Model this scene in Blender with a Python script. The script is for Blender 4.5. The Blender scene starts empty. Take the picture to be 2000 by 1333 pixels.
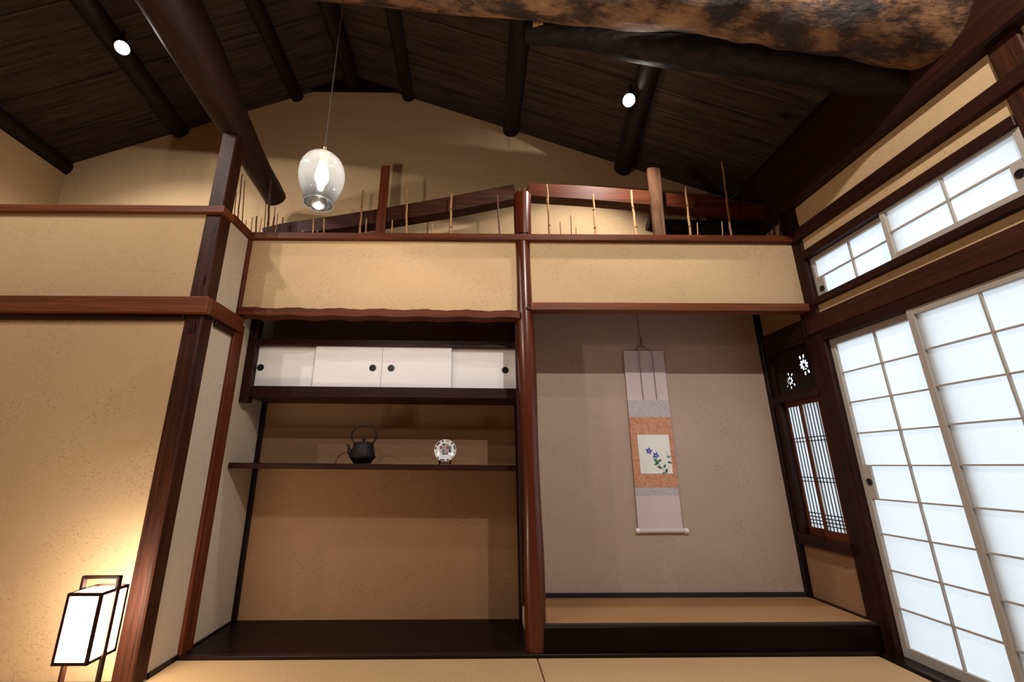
import bpy, bmesh, math, random
from mathutils import Vector, Matrix, Quaternion
S = bpy.context.scene
C = S.collection
rnd = random.Random(7)

# ------------------------------------------------------------------ camera
cam = bpy.data.cameras.new('camera'); cam_o = bpy.data.objects.new('camera', cam); C.objects.link(cam_o)
cam.sensor_width = 36; cam.lens = 832.49 / 2000 * 36
cam.shift_x = 0.5 - 940.6 / 2000; cam.shift_y = 0.0005
cam.clip_start = 0.05; cam.clip_end = 100
right, fwd, up = (0.999914, -0.013115, -0.000371), (0.012698, 0.960252, 0.278844), (-0.003301, -0.278825, 0.960336)
cam_o.matrix_world = Matrix(((right[0], up[0], -fwd[0], -0.33517), (right[1], up[1], -fwd[1], -2.71245),
                             (right[2], up[2], -fwd[2], 0.9869), (0, 0, 0, 1)))
S.camera = cam_o
# ------------------------------------------------------------------ world: even overcast daylight
W = bpy.data.worlds.new('overcast_sky'); S.world = W; W.use_nodes = True
bg = W.node_tree.nodes['Background']; bg.inputs[0].default_value = (0.72, 0.86, 1.0, 1); bg.inputs[1].default_value = 3.5
# ------------------------------------------------------------------ ceiling spotlights (two in view, four behind the camera)
LAMP = (1.0, 0.93, 0.86)
SPOTS = [(-2.85, -0.36, 3.83), (0.767, -0.246, 3.53), (-2.85, -1.65, 3.83), (0.85, -1.65, 3.585), (-2.85, -2.45, 3.83), (0.85, -2.45, 3.50)]
SPOT_W = [64, 88, 80, 40, 80, 190]
AIMS = [(-2.85, 0.1, 1.5), (0.3, 0.35, 1.6), (-2.3, 0.0, 1.2), (0.45, 0.1, 1.25), (-2.3, 0.0, 1.2), (1.1, 0.1, 1.3)]
for i, p in enumerate(SPOTS):
    l = bpy.data.lights.new('spot_light', 'SPOT'); l.energy = SPOT_W[i]; l.color = LAMP
    l.spot_size = math.radians(116); l.spot_blend = 0.6; l.shadow_soft_size = 0.025
    o = bpy.data.objects.new('spot_light', l); C.objects.link(o); o.location = (p[0] + 0.05 * (-0.8 - p[0]) / 3, p[1] - 0.05, p[2] - 0.06)
    o.rotation_euler = (Vector(AIMS[i]) - o.location).to_track_quat('-Z', 'Y').to_euler()
PENDANT_E, LANTERN_E = 950.0, 60.0
# ------------------------------------------------------------------ exposure
S.view_settings.view_transform = 'Standard'; S.view_settings.look = 'None'
S.view_settings.exposure = 0.13; S.view_settings.gamma = 1.0; S.view_settings.use_curve_mapping = False
S.cycles.max_bounces = 10; S.cycles.diffuse_bounces = 5; S.cycles.transparent_max_bounces = 12
S.cycles.caustics_reflective = False; S.cycles.caustics_refractive = False
S.cycles.sample_clamp_indirect = 6

# ================================================================== materials
def lin(r, g, b):
    f = lambda c: (c / 255 / 12.92) if c / 255 <= 0.04045 else ((c / 255 + 0.055) / 1.055) ** 2.4
    return (f(r), f(g), f(b), 1)
def newmat(name):
    m = bpy.data.materials.new(name); m.use_nodes = True
    nt = m.node_tree; return m, nt, nt.nodes['Principled BSDF'], nt.nodes['Material Output']
def N(nt, t, **kw):
    n = nt.nodes.new(t)
    for k, v in kw.items():
        if k.startswith('i_'): n.inputs[k[2:].replace('_', ' ')].default_value = v
        else: setattr(n, k, v)
    return n
def ramp(nt, fac, stops):
    r = N(nt, 'ShaderNodeValToRGB'); e = r.color_ramp.elements
    while len(e) < len(stops): e.new(0.5)
    for i, (p, c) in enumerate(stops):
        e[i].position = p; e[i].color = c if len(c) == 4 else (*c, 1)
    nt.links.new(fac, r.inputs[0]); return r.outputs[0]
def coords(nt, scale=(1, 1, 1), rot=(0, 0, 0)):
    t = N(nt, 'ShaderNodeTexCoord'); m = N(nt, 'ShaderNodeMapping')
    m.inputs['Scale'].default_value = scale; m.inputs['Rotation'].default_value = rot
    nt.links.new(t.outputs['Object'], m.inputs['Vector']); return m.outputs['Vector']
def mix(nt, fac, a, b, mode='MIX'):
    m = N(nt, 'ShaderNodeMix', data_type='RGBA', blend_type=mode)
    for sock, v in ((m.inputs[0], fac), (m.inputs[6], a), (m.inputs[7], b)):
        if hasattr(v, 'is_linked'): nt.links.new(v, sock)
        else: sock.default_value = v
    return m.outputs[2]
def noise(nt, vec, scale, detail=4, rough=0.55, dist=0.0):
    n = N(nt, 'ShaderNodeTexNoise'); n.inputs['Scale'].default_value = scale; n.inputs['Detail'].default_value = detail
    n.inputs['Roughness'].default_value = rough; n.inputs['Distortion'].default_value = dist
    nt.links.new(vec, n.inputs['Vector']); return n.outputs['Fac']
def bump(nt, bs, h, strength, dist):
    b = N(nt, 'ShaderNodeBump'); b.inputs['Strength'].default_value = strength; b.inputs['Distance'].default_value = dist
    nt.links.new(h, b.inputs['Height']); nt.links.new(b.outputs[0], bs.inputs['Normal'])
def math_(nt, op, a, b=None):
    m = N(nt, 'ShaderNodeMath', operation=op)
    for i, v in enumerate((a, b)):
        if v is None: continue
        if hasattr(v, 'is_linked'): nt.links.new(v, m.inputs[i])
        else: m.inputs[i].default_value = v
    return m.outputs[0]

def plaster(name, base):
    m, nt, bs, out = newmat(name)
    v = coords(nt)
    n1 = noise(nt, v, 1.6, 4); n2 = noise(nt, v, 210, 3, 0.6); n3 = noise(nt, v, 26, 4, 0.65)
    dk = lambda f: tuple(c * f for c in base[:3]) + (1,)
    col = mix(nt, n1, dk(0.88), base)
    col = mix(nt, math_(nt, 'MULTIPLY', n3, 0.25), col, dk(0.70))
    col = mix(nt, math_(nt, 'MULTIPLY', n2, 0.30), col, dk(0.60))
    fl = None
    for k, (sc, rt, few_) in enumerate((((40, 210, 210), (0.3, 0.5, 0.6), 0.10), ((210, 210, 46), (0.7, 0.4, 0.2), 0.09), ((52, 230, 230), (0.9, -0.7, -0.4), 0.10), ((60, 220, 220), (1.4, 1.2, 0.9), 0.09))):
        vo = N(nt, 'ShaderNodeTexVoronoi'); vo.inputs['Scale'].default_value = 1.0
        vv = coords(nt, sc, rt); nt.links.new(vv, vo.inputs['Vector'])
        near = math_(nt, 'LESS_THAN', vo.outputs['Distance'], 0.33)
        sep = N(nt, 'ShaderNodeSeparateColor'); nt.links.new(vo.outputs['Color'], sep.inputs[0])
        f = math_(nt, 'MULTIPLY', near, math_(nt, 'LESS_THAN', sep.outputs[0], few_))
        fl = f if fl is None else math_(nt, 'MAXIMUM', fl, f)
    big = ramp(nt, noise(nt, v, 3.5, 3), [(0.42, (0.05, 0.05, 0.05, 1)), (0.62, (0.5, 0.5, 0.5, 1))])
    col = mix(nt, math_(nt, 'MULTIPLY', fl, big), col, dk(0.16))
    nt.links.new(col, bs.inputs['Base Color'])
    bs.inputs['Roughness'].default_value = 0.95; bs.inputs['Specular IOR Level'].default_value = 0.12
    h = math_(nt, 'ADD', math_(nt, 'MULTIPLY', noise(nt, v, 110, 5, 0.7), 0.5), math_(nt, 'SUBTRACT', n3, math_(nt, 'MULTIPLY', fl, 0.3)))
    bump(nt, bs, h, 0.40, 0.004)
    return m
def wood(name, c1, c2, axis='x', rough=0.45, grain=28, bumpy=0.25, spec=0.2, coat=0.0, knots=False, flat=False):
    m, nt, bs, out = newmat(name)
    s = [1, 1, 1]; i = 'xyz'.index(axis); s[i] = 0.045
    if flat: s[2] = 0.045      # thin sloping boards: grain runs down the slope
    info = N(nt, 'ShaderNodeObjectInfo'); add = N(nt, 'ShaderNodeVectorMath', operation='ADD')
    sc = N(nt, 'ShaderNodeVectorMath', operation='SCALE'); sc.inputs['Scale'].default_value = 31.7
    t = N(nt, 'ShaderNodeTexCoord')
    cmb = N(nt, 'ShaderNodeCombineXYZ')
    for k in range(3): nt.links.new(info.outputs['Random'], cmb.inputs[k])
    nt.links.new(cmb.outputs[0], sc.inputs[0]); nt.links.new(t.outputs['Object'], add.inputs[0]); nt.links.new(sc.outputs[0], add.inputs[1])
    mp = N(nt, 'ShaderNodeMapping'); mp.inputs['Scale'].default_value = s; nt.links.new(add.outputs[0], mp.inputs['Vector'])
    v = mp.outputs[0]
    a = noise(nt, v, grain, 6, 0.65, 0.6); b = noise(nt, v, grain * 5, 3, 0.6); c = noise(nt, add.outputs[0], 2.2, 3)
    f = math_(nt, 'ADD', math_(nt, 'MULTIPLY', a, 0.75), math_(nt, 'MULTIPLY', b, 0.25))
    col = ramp(nt, f, [(0.34, c1), (0.62, c2)])
    col = mix(nt, math_(nt, 'MULTIPLY', c, 0.5), col, c1)
    if knots:
        vo = N(nt, 'ShaderNodeTexVoronoi'); vo.inputs['Scale'].default_value = 3.0
        s2 = list(s); s2[i] = 0.5; mp2 = N(nt, 'ShaderNodeMapping'); mp2.inputs['Scale'].default_value = s2
        nt.links.new(add.outputs[0], mp2.inputs['Vector']); nt.links.new(mp2.outputs[0], vo.inputs['Vector'])
        k = ramp(nt, vo.outputs['Distance'], [(0.03, (1, 1, 1, 1)), (0.09, (0, 0, 0, 1))])
        col = mix(nt, k, col, tuple(x * 0.25 for x in c1[:3]) + (1,))
    nt.links.new(col, bs.inputs['Base Color'])
    bs.inputs['Roughness'].default_value = rough; bs.inputs['Specular IOR Level'].default_value = spec
    bs.inputs['Coat Weight'].default_value = coat; bs.inputs['Coat Roughness'].default_value = 0.2
    if bumpy: bump(nt, bs, f, bumpy, 0.003)
    return m
def plain(name, col, rough=0.5, metal=0.0, spec=0.5, nsc=None, var=0.15, bmp=0.0):
    m, nt, bs, out = newmat(name)
    v = coords(nt); n = noise(nt, v, nsc or 40, 4)
    c = mix(nt, n, tuple(x * (1 - var) for x in col[:3]) + (1,), tuple(min(1, x * (1 + var)) for x in col[:3]) + (1,))
    nt.links.new(c, bs.inputs['Base Color']); bs.inputs['Roughness'].default_value = rough
    bs.inputs['Metallic'].default_value = metal; bs.inputs['Specular IOR Level'].default_value = spec
    if bmp: bump(nt, bs, n, bmp, 0.002)
    return m
def emit(name, col, strength):
    m, nt, bs, out = newmat(name); e = N(nt, 'ShaderNodeEmission'); e.inputs[0].default_value = (*col[:3], 1); e.inputs[1].default_value = strength
    nt.links.new(e.outputs[0], out.inputs[0]); return m

PL = (0.60, 0.415, 0.235, 1)
M = {}
M['plaster'] = plaster('straw_plaster', PL)
M['plaster_shade'] = plaster('shade_darkened_plaster', (0.325, 0.182, 0.098, 1))  # straw plaster darkened so the alcove's shade sits in the colour
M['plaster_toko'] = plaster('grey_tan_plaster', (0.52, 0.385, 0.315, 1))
M['plaster_white'] = plaster('pale_plaster', (0.58, 0.47, 0.36, 1))
for ax in 'xyz':
    M['mid_' + ax] = wood('brown_rail_timber_' + ax, (0.0850, 0.0238, 0.0090, 1), (0.2200, 0.0644, 0.0245, 1), ax, 0.5, bumpy=0.12, spec=0.15)
    M['red_' + ax] = wood('reddish_brown_timber_' + ax, (0.0460, 0.0101, 0.0037, 1), (0.1450, 0.0353, 0.0110, 1), ax, 0.5, bumpy=0.15, spec=0.15)
    M['dark_' + ax] = wood('dark_stained_timber_' + ax, (0.0080, 0.0019, 0.0010, 1), (0.0360, 0.0086, 0.0030, 1), ax, 0.5, bumpy=0.2, spec=0.2)
    M['old_' + ax] = wood('old_weathered_timber_' + ax, (0.0110, 0.0029, 0.0014, 1), (0.0740, 0.0188, 0.0072, 1), ax, 0.55, grain=46, bumpy=0.6, spec=0.2)
    M['black_' + ax] = wood('black_lacquered_timber_' + ax, (0.006, 0.002, 0.002, 1), (0.016, 0.005, 0.004, 1), ax, 0.3, bumpy=0.1)
    M['pale_' + ax] = wood('pale_shoji_timber_' + ax, (0.36, 0.32, 0.285, 1), (0.42, 0.38, 0.34, 1), ax, 0.6, grain=60, bumpy=0.05, spec=0.15)
M['log_brown'] = wood('old_brown_log', (0.0080, 0.0023, 0.0013, 1), (0.0380, 0.0125, 0.0062, 1), 'y', 0.55, grain=26, bumpy=0.7, spec=0.25)
M['log_dark'] = wood('smoked_log', (0.006, 0.0035, 0.0025, 1), (0.022, 0.011, 0.008, 1), 'y', 0.55, grain=20, bumpy=0.5)
M['pillar'] = wood('polished_pillar_timber', (0.0400, 0.0065, 0.0025, 1), (0.1150, 0.0211, 0.0067, 1), 'z', 0.30, grain=14, bumpy=0.05, coat=0.15, spec=0.4)
M['plank_wood'] = wood('rough_slat_timber', (0.035, 0.013, 0.008, 1), (0.20, 0.092, 0.042, 1), 'z', 0.7, grain=45, bumpy=0.5)
M['roofboard'] = wood('smoked_roof_board', (0.010, 0.006, 0.0043, 1), (0.085, 0.052, 0.034, 1), 'x', 0.6, grain=40, bumpy=0.5, knots=True, flat=True, spec=0.15)
M['lacquer'] = plain('black_lacquer', (0.008, 0.0028, 0.0022, 1), 0.35, spec=0.07, nsc=6, var=0.5)
M['bamboo'] = wood('weathered_bamboo', (0.14, 0.06, 0.028, 1), (0.50, 0.28, 0.12, 1), 'z', 0.55, grain=60, bumpy=0.2)
M['bamboo_pale'] = wood('pale_bamboo', (0.38, 0.20, 0.085, 1), (0.68, 0.43, 0.20, 1), 'z', 0.5, grain=60, bumpy=0.2)
M['bamboo_dark'] = wood('dark_bamboo', (0.045, 0.016, 0.010, 1), (0.16, 0.06, 0.03, 1), 'z', 0.55, grain=60, bumpy=0.2)
# rough log: patchy bark of warm and charred areas
m, nt, bs, out = newmat('hewn_log_bark')
v = coords(nt, (0.55, 1, 1)); v1 = coords(nt, (0.35, 1, 1))
a = noise(nt, v, 5.5, 3, 0.55, 0.25); b = noise(nt, v1, 55, 6, 0.72, 0.2); c = noise(nt, v, 18, 5, 0.65, 0.3)
f = math_(nt, 'ADD', math_(nt, 'MULTIPLY', a, 0.5), math_(nt, 'ADD', math_(nt, 'MULTIPLY', b, 0.25), math_(nt, 'MULTIPLY', c, 0.25)))
col = ramp(nt, f, [(0.40, (0.006, 0.0035, 0.003, 1)), (0.475, (0.040, 0.018, 0.010, 1)), (0.535, (0.20, 0.098, 0.045, 1)), (0.66, (0.40, 0.23, 0.115, 1))])
nt.links.new(col, bs.inputs['Base Color']); bs.inputs['Roughness'].default_value = 0.55
bump(nt, bs, f, 1.0, 0.03); M['log_bark'] = m
m, nt, bs, out = newmat('charred_log')
v = coords(nt, (0.12, 1, 1)); a = noise(nt, v, 22, 7, 0.7, 0.5)
col = ramp(nt, a, [(0.40, (0.004, 0.003, 0.0025, 1)), (0.72, (0.035, 0.020, 0.013, 1))])
nt.links.new(col, bs.inputs['Base Color']); bs.inputs['Roughness'].default_value = 0.55; bs.inputs['Specular IOR Level'].default_value = 0.25
bump(nt, bs, a, 0.9, 0.012); M['log_char'] = m
# tatami: woven rush, ribs along the mat
def tatami(name, c, axis):
    m, nt, bs, out = newmat(name)
    w = N(nt, 'ShaderNodeTexWave', bands_direction='Y' if axis == 'x' else 'X'); w.inputs['Scale'].default_value = 34; w.inputs['Distortion'].default_value = 0.4
    v = coords(nt); nt.links.new(v, w.inputs['Vector'])
    w2 = N(nt, 'ShaderNodeTexWave', bands_direction='X' if axis == 'x' else 'Y'); w2.inputs['Scale'].default_value = 13; nt.links.new(v, w2.inputs['Vector'])
    n = noise(nt, v, 60, 4); big = noise(nt, v, 2, 3)
    f = math_(nt, 'MULTIPLY', w.outputs['Fac'], math_(nt, 'ADD', math_(nt, 'MULTIPLY', w2.outputs['Fac'], 0.4), 0.6))
    f2 = math_(nt, 'ADD', math_(nt, 'MULTIPLY', f, 0.4), math_(nt, 'ADD', math_(nt, 'MULTIPLY', n, 0.3), math_(nt, 'MULTIPLY', big, 0.3)))
    col = mix(nt, f2, tuple(x * 0.66 for x in c[:3]) + (1,), tuple(x * 1.12 for x in c[:3]) + (1,))
    nt.links.new(col, bs.inputs['Base Color']); bs.inputs['Roughness'].default_value = 0.6; bs.inputs['Specular IOR Level'].default_value = 0.3
    bump(nt, bs, f, 0.3, 0.002); return m
M['tatami'] = tatami('tatami_rush', (0.54, 0.34, 0.17, 1), 'x')
M['tatami_brown'] = tatami('brown_tatami_rush', (0.37, 0.195, 0.085, 1), 'x')  # browner rush of the alcove mat
M['heri'] = plain('black_mat_border', (0.012, 0.008, 0.007, 1), 0.8, nsc=160, var=0.9)
# shoji paper: thin translucent sheet, lit from outside
def paper(name, c, trans):
    m, nt, bs, out = newmat(name)
    v = coords(nt); n = noise(nt, v, 70, 5, 0.7)
    col = mix(nt, n, tuple(x * 0.97 for x in c[:3]) + (1,), c)
    d = N(nt, 'ShaderNodeBsdfDiffuse'); t = N(nt, 'ShaderNodeBsdfTranslucent'); mx = N(nt, 'ShaderNodeMixShader'); mx.inputs[0].default_value = trans
    nt.links.new(col, d.inputs[0]); nt.links.new(col, t.inputs[0]); nt.links.new(d.outputs[0], mx.inputs[1]); nt.links.new(t.outputs[0], mx.inputs[2])
    nt.links.new(mx.outputs[0], out.inputs[0]); return m
M['paper'] = paper('shoji_paper', (0.86, 0.86, 0.85, 1), 0.72)
M['door_paper'] = plain('white_fusuma_paper', (0.80, 0.78, 0.79, 1), 0.75, nsc=120, var=0.03)
M['black'] = plain('black_metal', (0.006, 0.006, 0.007, 1), 0.35, spec=0.5)
M['iron'] = plain('cast_iron', (0.009, 0.0050, 0.0045, 1), 0.55, spec=0.25, nsc=150, var=0.4, bmp=0.4)
M['brass'] = plain('brass', (0.75, 0.55, 0.22, 1), 0.3, metal=0.9)
M['cord'] = plain('grey_cord', (0.13, 0.115, 0.105, 1), 0.6)
M['porcelain'] = plain('white_porcelain', (0.80, 0.80, 0.80, 1), 0.15, var=0.03)
M['spot_lens'] = emit('lit_spotlight_lens', (1, 0.93, 0.84), 60)
M['bulb'] = emit('lit_filament_bulb', (1, 0.90, 0.74), PENDANT_E)
M['lantern_paper'] = emit('lit_lantern_paper', (1, 0.87, 0.69), LANTERN_E)
M['deck'] = plain('grey_brown_boards', (0.20, 0.17, 0.15, 1), 0.7)
M['ground'] = plain('dim_grey_ground', (0.22, 0.22, 0.21, 1), 0.9)
# smoked glass: thin, mostly see-through shell
m, nt, bs, out = newmat('smoked_glass')
t = N(nt, 'ShaderNodeBsdfTransparent'); g = N(nt, 'ShaderNodeBsdfGlossy'); g.inputs['Roughness'].default_value = 0.06
d = N(nt, 'ShaderNodeBsdfTranslucent'); d.inputs[0].default_value = (0.9, 0.9, 0.95, 1)
tc = N(nt, 'ShaderNodeTexCoord'); sp = N(nt, 'ShaderNodeSeparateXYZ'); nt.links.new(tc.outputs['Object'], sp.inputs[0])
mr = N(nt, 'ShaderNodeMapRange'); mr.inputs[1].default_value = -0.13; mr.inputs[2].default_value = 0.06; nt.links.new(sp.outputs[2], mr.inputs[0])
tint = ramp(nt, mr.outputs[0], [(0.0, (0.10, 0.105, 0.12, 1)), (0.30, (0.24, 0.24, 0.27, 1)), (0.62, (0.33, 0.32, 0.33, 1)), (0.85, (0.66, 0.63, 0.63, 1)), (1.0, (0.86, 0.83, 0.82, 1))])
nt.links.new(tint, t.inputs[0])
m1 = N(nt, 'ShaderNodeMixShader'); m1.inputs[0].default_value = 0.0065; nt.links.new(t.outputs[0], m1.inputs[1]); nt.links.new(d.outputs[0], m1.inputs[2])
fr = N(nt, 'ShaderNodeFresnel'); fr.inputs[0].default_value = 1.4
m2 = N(nt, 'ShaderNodeMixShader'); nt.links.new(fr.outputs[0], m2.inputs[0]); nt.links.new(m1.outputs[0], m2.inputs[1]); nt.links.new(g.outputs[0], m2.inputs[2])
nt.links.new(m2.outputs[0], out.inputs[0]); M['smoke'] = m
def brocade(name, c1, c2, sc):
    m, nt, bs, out = newmat(name); v = coords(nt)
    vo = N(nt, 'ShaderNodeTexVoronoi'); vo.inputs['Scale'].default_value = sc; nt.links.new(v, vo.inputs['Vector'])
    n = noise(nt, v, sc * 2.2, 4, 0.6, 0.8)
    f = math_(nt, 'ADD', math_(nt, 'MULTIPLY', vo.outputs['Distance'], 0.6), math_(nt, 'MULTIPLY', n, 0.6))
    nt.links.new(ramp(nt, f, [(0.35, c1), (0.7, c2)]), bs.inputs['Base Color']); bs.inputs['Roughness'].default_value = 0.7; return m
M['silk_lilac'] = plain('lilac_silk', (0.60, 0.50, 0.50, 1), 0.7, nsc=300, var=0.05)
M['silk_grey'] = brocade('grey_blue_brocade', (0.36, 0.33, 0.37, 1), (0.50, 0.45, 0.46, 1), 90)
M['silk_orange'] = brocade('orange_brocade', (0.46, 0.165, 0.075, 1), (0.56, 0.28, 0.175, 1), 46)
M['art_paper'] = plain('painting_paper', (0.80, 0.80, 0.76, 1), 0.85, var=0.02)
M['petal'] = plain('blue_violet_pigment', (0.060, 0.075, 0.42, 1), 0.85, nsc=90, var=0.35)
M['leaf'] = plain('green_pigment', (0.06, 0.19, 0.07, 1), 0.85, nsc=60, var=0.5)
M['leaf_blue'] = plain('blue_green_pigment', (0.05, 0.16, 0.15, 1), 0.85, nsc=60, var=0.4)
M['leaf_pale'] = plain('pale_green_pigment', (0.55, 0.70, 0.58, 1), 0.85, nsc=60, var=0.1)
M['thread'] = plain('dark_thread', (0.13, 0.10, 0.10, 1), 0.8)
M['ivory'] = plain('ivory_knob', (0.80, 0.76, 0.70, 1), 0.35, var=0.03)
M['ink_black'] = plain('dark_blue_glaze', (0.02, 0.025, 0.05, 1), 0.2)
M['ink_red'] = plain('dull_red_glaze', (0.28, 0.07, 0.08, 1), 0.2)
M['ink_green'] = plain('grey_green_glaze', (0.10, 0.15, 0.14, 1), 0.2)
M['ink_grey'] = plain('grey_lilac_glaze', (0.42, 0.36, 0.38, 1), 0.2)
M['gilt'] = plain('beige_glaze', (0.50, 0.40, 0.28, 1), 0.25)

# ================================================================== mesh helpers
def wloc(o):
    v = Vector((0, 0, 0))
    while o is not None: v += o.location; o = o.parent
    return v
def tag(o, label=None, cat=None, group=None, kind=None):
    if label: o['label'] = label
    if cat: o['category'] = cat
    if group: o['group'] = group
    if kind: o['kind'] = kind
    return o
def mk(name, bm, mat, parent=None, loc=None, smooth=False, **kw):
    """vertices are given in room coordinates; the origin goes to loc (or the parent's origin)"""
    org = wloc(parent) if parent else Vector((0, 0, 0))
    if loc is not None: org = Vector(loc)
    bmesh.ops.recalc_face_normals(bm, faces=bm.faces[:])
    if org.length: bmesh.ops.translate(bm, vec=-org, verts=bm.verts[:])
    me = bpy.data.meshes.new(name); bm.to_mesh(me); bm.free()
    if smooth:
        for p in me.polygons: p.use_smooth = True
        try: me.set_sharp_from_angle(angle=math.radians(40))
        except Exception: pass
    me.materials.append(M[mat] if isinstance(mat, str) else mat)
    o = bpy.data.objects.new(name, me); C.objects.link(o)
    if parent: o.parent = parent; o.location = org - wloc(parent)
    else: o.location = org
    return tag(o, **kw)
def empty(name, loc, **kw):
    o = bpy.data.objects.new(name, None); C.objects.link(o); o.location = loc; o.empty_display_size = 0.05
    return tag(o, **kw)
def box(x0, x1, y0, y1, z0, z1, bev=0.0, bm=None, tilt=0.0):
    """tilt: change of z per metre of x from x0"""
    bm = bm or bmesh.new()
    vs = [bm.verts.new((x, y, z)) for x in (x0, x1) for y in (y0, y1) for z in (z0, z1)]
    q = [(0, 1, 3, 2), (4, 6, 7, 5), (0, 4, 5, 1), (2, 3, 7, 6), (0, 2, 6, 4), (1, 5, 7, 3)]
    fs = [bm.faces.new([vs[i] for i in f]) for f in q]
    if tilt:
        for v in vs: v.co.z += (v.co.x - x0) * tilt
    if bev:
        es = list({e for f in fs for e in f.edges})
        bmesh.ops.bevel(bm, geom=es, offset=bev, segments=1, affect='EDGES', profile=0.5)
    return bm
def beam(pts, secs, bm=None):
    """swept rectangle; secs = half sizes (side, up) per point"""
    bm = bm or bmesh.new(); rings = []
    for i, p in enumerate(pts):
        p = Vector(p); a = Vector(pts[max(0, i - 1)]); b = Vector(pts[min(len(pts) - 1, i + 1)])
        t = (b - a).normalized(); u = Vector((0, 0, 1)); s = t.cross(u).normalized(); u = s.cross(t)
        w, h = secs[i] if isinstance(secs, list) else secs
        rings.append([bm.verts.new(p + s * w * x + u * h * y) for x, y in ((-1, -1), (1, -1), (1, 1), (-1, 1))])
    for a, b in zip(rings, rings[1:]):
        for k in range(4): bm.faces.new((a[k], a[(k + 1) % 4], b[(k + 1) % 4], b[k]))
    bm.faces.new(rings[0]); bm.faces.new(rings[-1][::-1]); return bm
def tube(pts, rad, n=10, bm=None, wob=0.0, seed=0, cap=True):
    bm = bm or bmesh.new(); rings = []; r_ = random.Random(seed)
    ph = [r_.uniform(0, 6.28) for _ in range(4)]
    prev = None
    for i, p in enumerate(pts):
        p = Vector(p); a = Vector(pts[max(0, i - 1)]); b = Vector(pts[min(len(pts) - 1, i + 1)])
        t = (b - a).normalized()
        if prev is None:
            ref = Vector((0, 0, 1)) if abs(t.z) < 0.9 else Vector((1, 0, 0))
            s = t.cross(ref).normalized()
        else: s = (prev - t * prev.dot(t)).normalized()
        prev = s; u = t.cross(s)
        r = rad[i] if isinstance(rad, (list, tuple)) else rad
        ring = []
        for k in range(n):
            an = 2 * math.pi * k / n
            rr = r * (1 + wob * (0.5 * math.sin(2 * an + ph[0] + i * 0.4) + 0.35 * math.sin(3 * an + ph[1] - i * 0.7) + 0.3 * math.sin(5 * an + ph[2] + i * 1.3)) + wob * 0.5 * (r_.random() - 0.5))
            ring.append(bm.verts.new(p + (s * math.cos(an) + u * math.sin(an)) * rr))
        rings.append(ring)
    for a, b in zip(rings, rings[1:]):
        for k in range(n): bm.faces.new((a[k], a[(k + 1) % n], b[(k + 1) % n], b[k]))
    if cap: bm.faces.new(rings[0][::-1]); bm.faces.new(rings[-1])
    return bm
def lathe(prof, c, n=32, bm=None, axis=None):
    bm = bm or bmesh.new(); c = Vector(c); q = Vector((0, 0, 1)).rotation_difference(Vector(axis)) if axis else None
    rings = []
    for r, z in prof:
        ring = []
        for k in range(n if r > 1e-6 else 1):
            an = 2 * math.pi * k / n; v = Vector((r * math.cos(an), r * math.sin(an), z))
            ring.append(bm.verts.new(c + (q @ v if q else v)))
        rings.append(ring)
    for a, b in zip(rings, rings[1:]):
        for k in range(n):
            k2 = (k + 1) % n
            if len(a) == 1 and len(b) == 1: continue
            if len(a) == 1: bm.faces.new((a[0], b[k2], b[k]))
            elif len(b) == 1: bm.faces.new((a[k], a[k2], b[0]))
            else: bm.faces.new((a[k], a[k2], b[k2], b[k]))
    return bm
def interp(ctrl, n):
    """smooth resample of (x, y, z, r) control rows"""
    out = []; m_ = len(ctrl) - 1
    for i in range(n + 1):
        t = i / n * m_; k = min(int(t), m_ - 1); f = t - k
        p0, p1, p2, p3 = (ctrl[max(0, min(m_, k + j))] for j in (-1, 0, 1, 2))
        out.append(tuple(0.5 * (2 * b + (c - a) * f + (2 * a - 5 * b + 4 * c - d) * f * f + (3 * b - a - 3 * c + d) * f ** 3) for a, b, c, d in zip(p0, p1, p2, p3)))
    return out
def poly(pts, thick, bm=None, axis=1):
    """flat polygon given as 3-D points, thickened along -axis"""
    bm = bm or bmesh.new(); off = Vector((0, 0, 0)); off[axis] = thick
    a = [bm.verts.new(p) for p in pts]; b = [bm.verts.new(Vector(p) + off) for p in pts]; n = len(pts)
    bm.faces.new(a); bm.faces.new(b[::-1])
    for k in range(n): bm.faces.new((a[k], b[k], b[(k + 1) % n], a[(k + 1) % n]))
    return bm

XL, XR, YS, YD = -1.93, 1.933, -0.347, 0.528
def roof_l(x): return 4.541 + 0.407 * (x + 1.515)
def roof_r(x): return 4.541 - 0.379 * (x + 1.515)

# ================================================================== floor
fl = empty('floor', (0, -2, 0), kind='structure', label='tatami floor of woven rush mats before the alcoves', cat='floor')
mk('floor_slab', box(-4.0, 2.0, -4.7, 0.62, -0.16, -0.06), 'deck', fl)
for x0, x1, y0, y1 in ((-1.925, -0.003, -1.0, -0.038), (0.003, 1.86, -1.0, -0.038), (-3.94, -1.931, -1.31, -0.352), (-1.925, -0.003, -2.0, -1.006), (0.003, 1.86, -2.0, -1.006),
                       (-3.94, -1.931, -2.31, -1.316), (-1.925, -0.003, -3.0, -2.006), (0.003, 1.86, -3.0, -2.006), (-3.94, -1.931, -4.6, -2.316), (-1.925, -0.003, -4.6, -3.006), (0.003, 1.86, -4.6, -3.006)):
    mk('tatami_mat', box(x0, x1, y0, y1, -0.06, -0.012, 0.003), 'tatami', fl, loc=((x0 + x1) / 2, (y0 + y1) / 2, -0.012))

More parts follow.
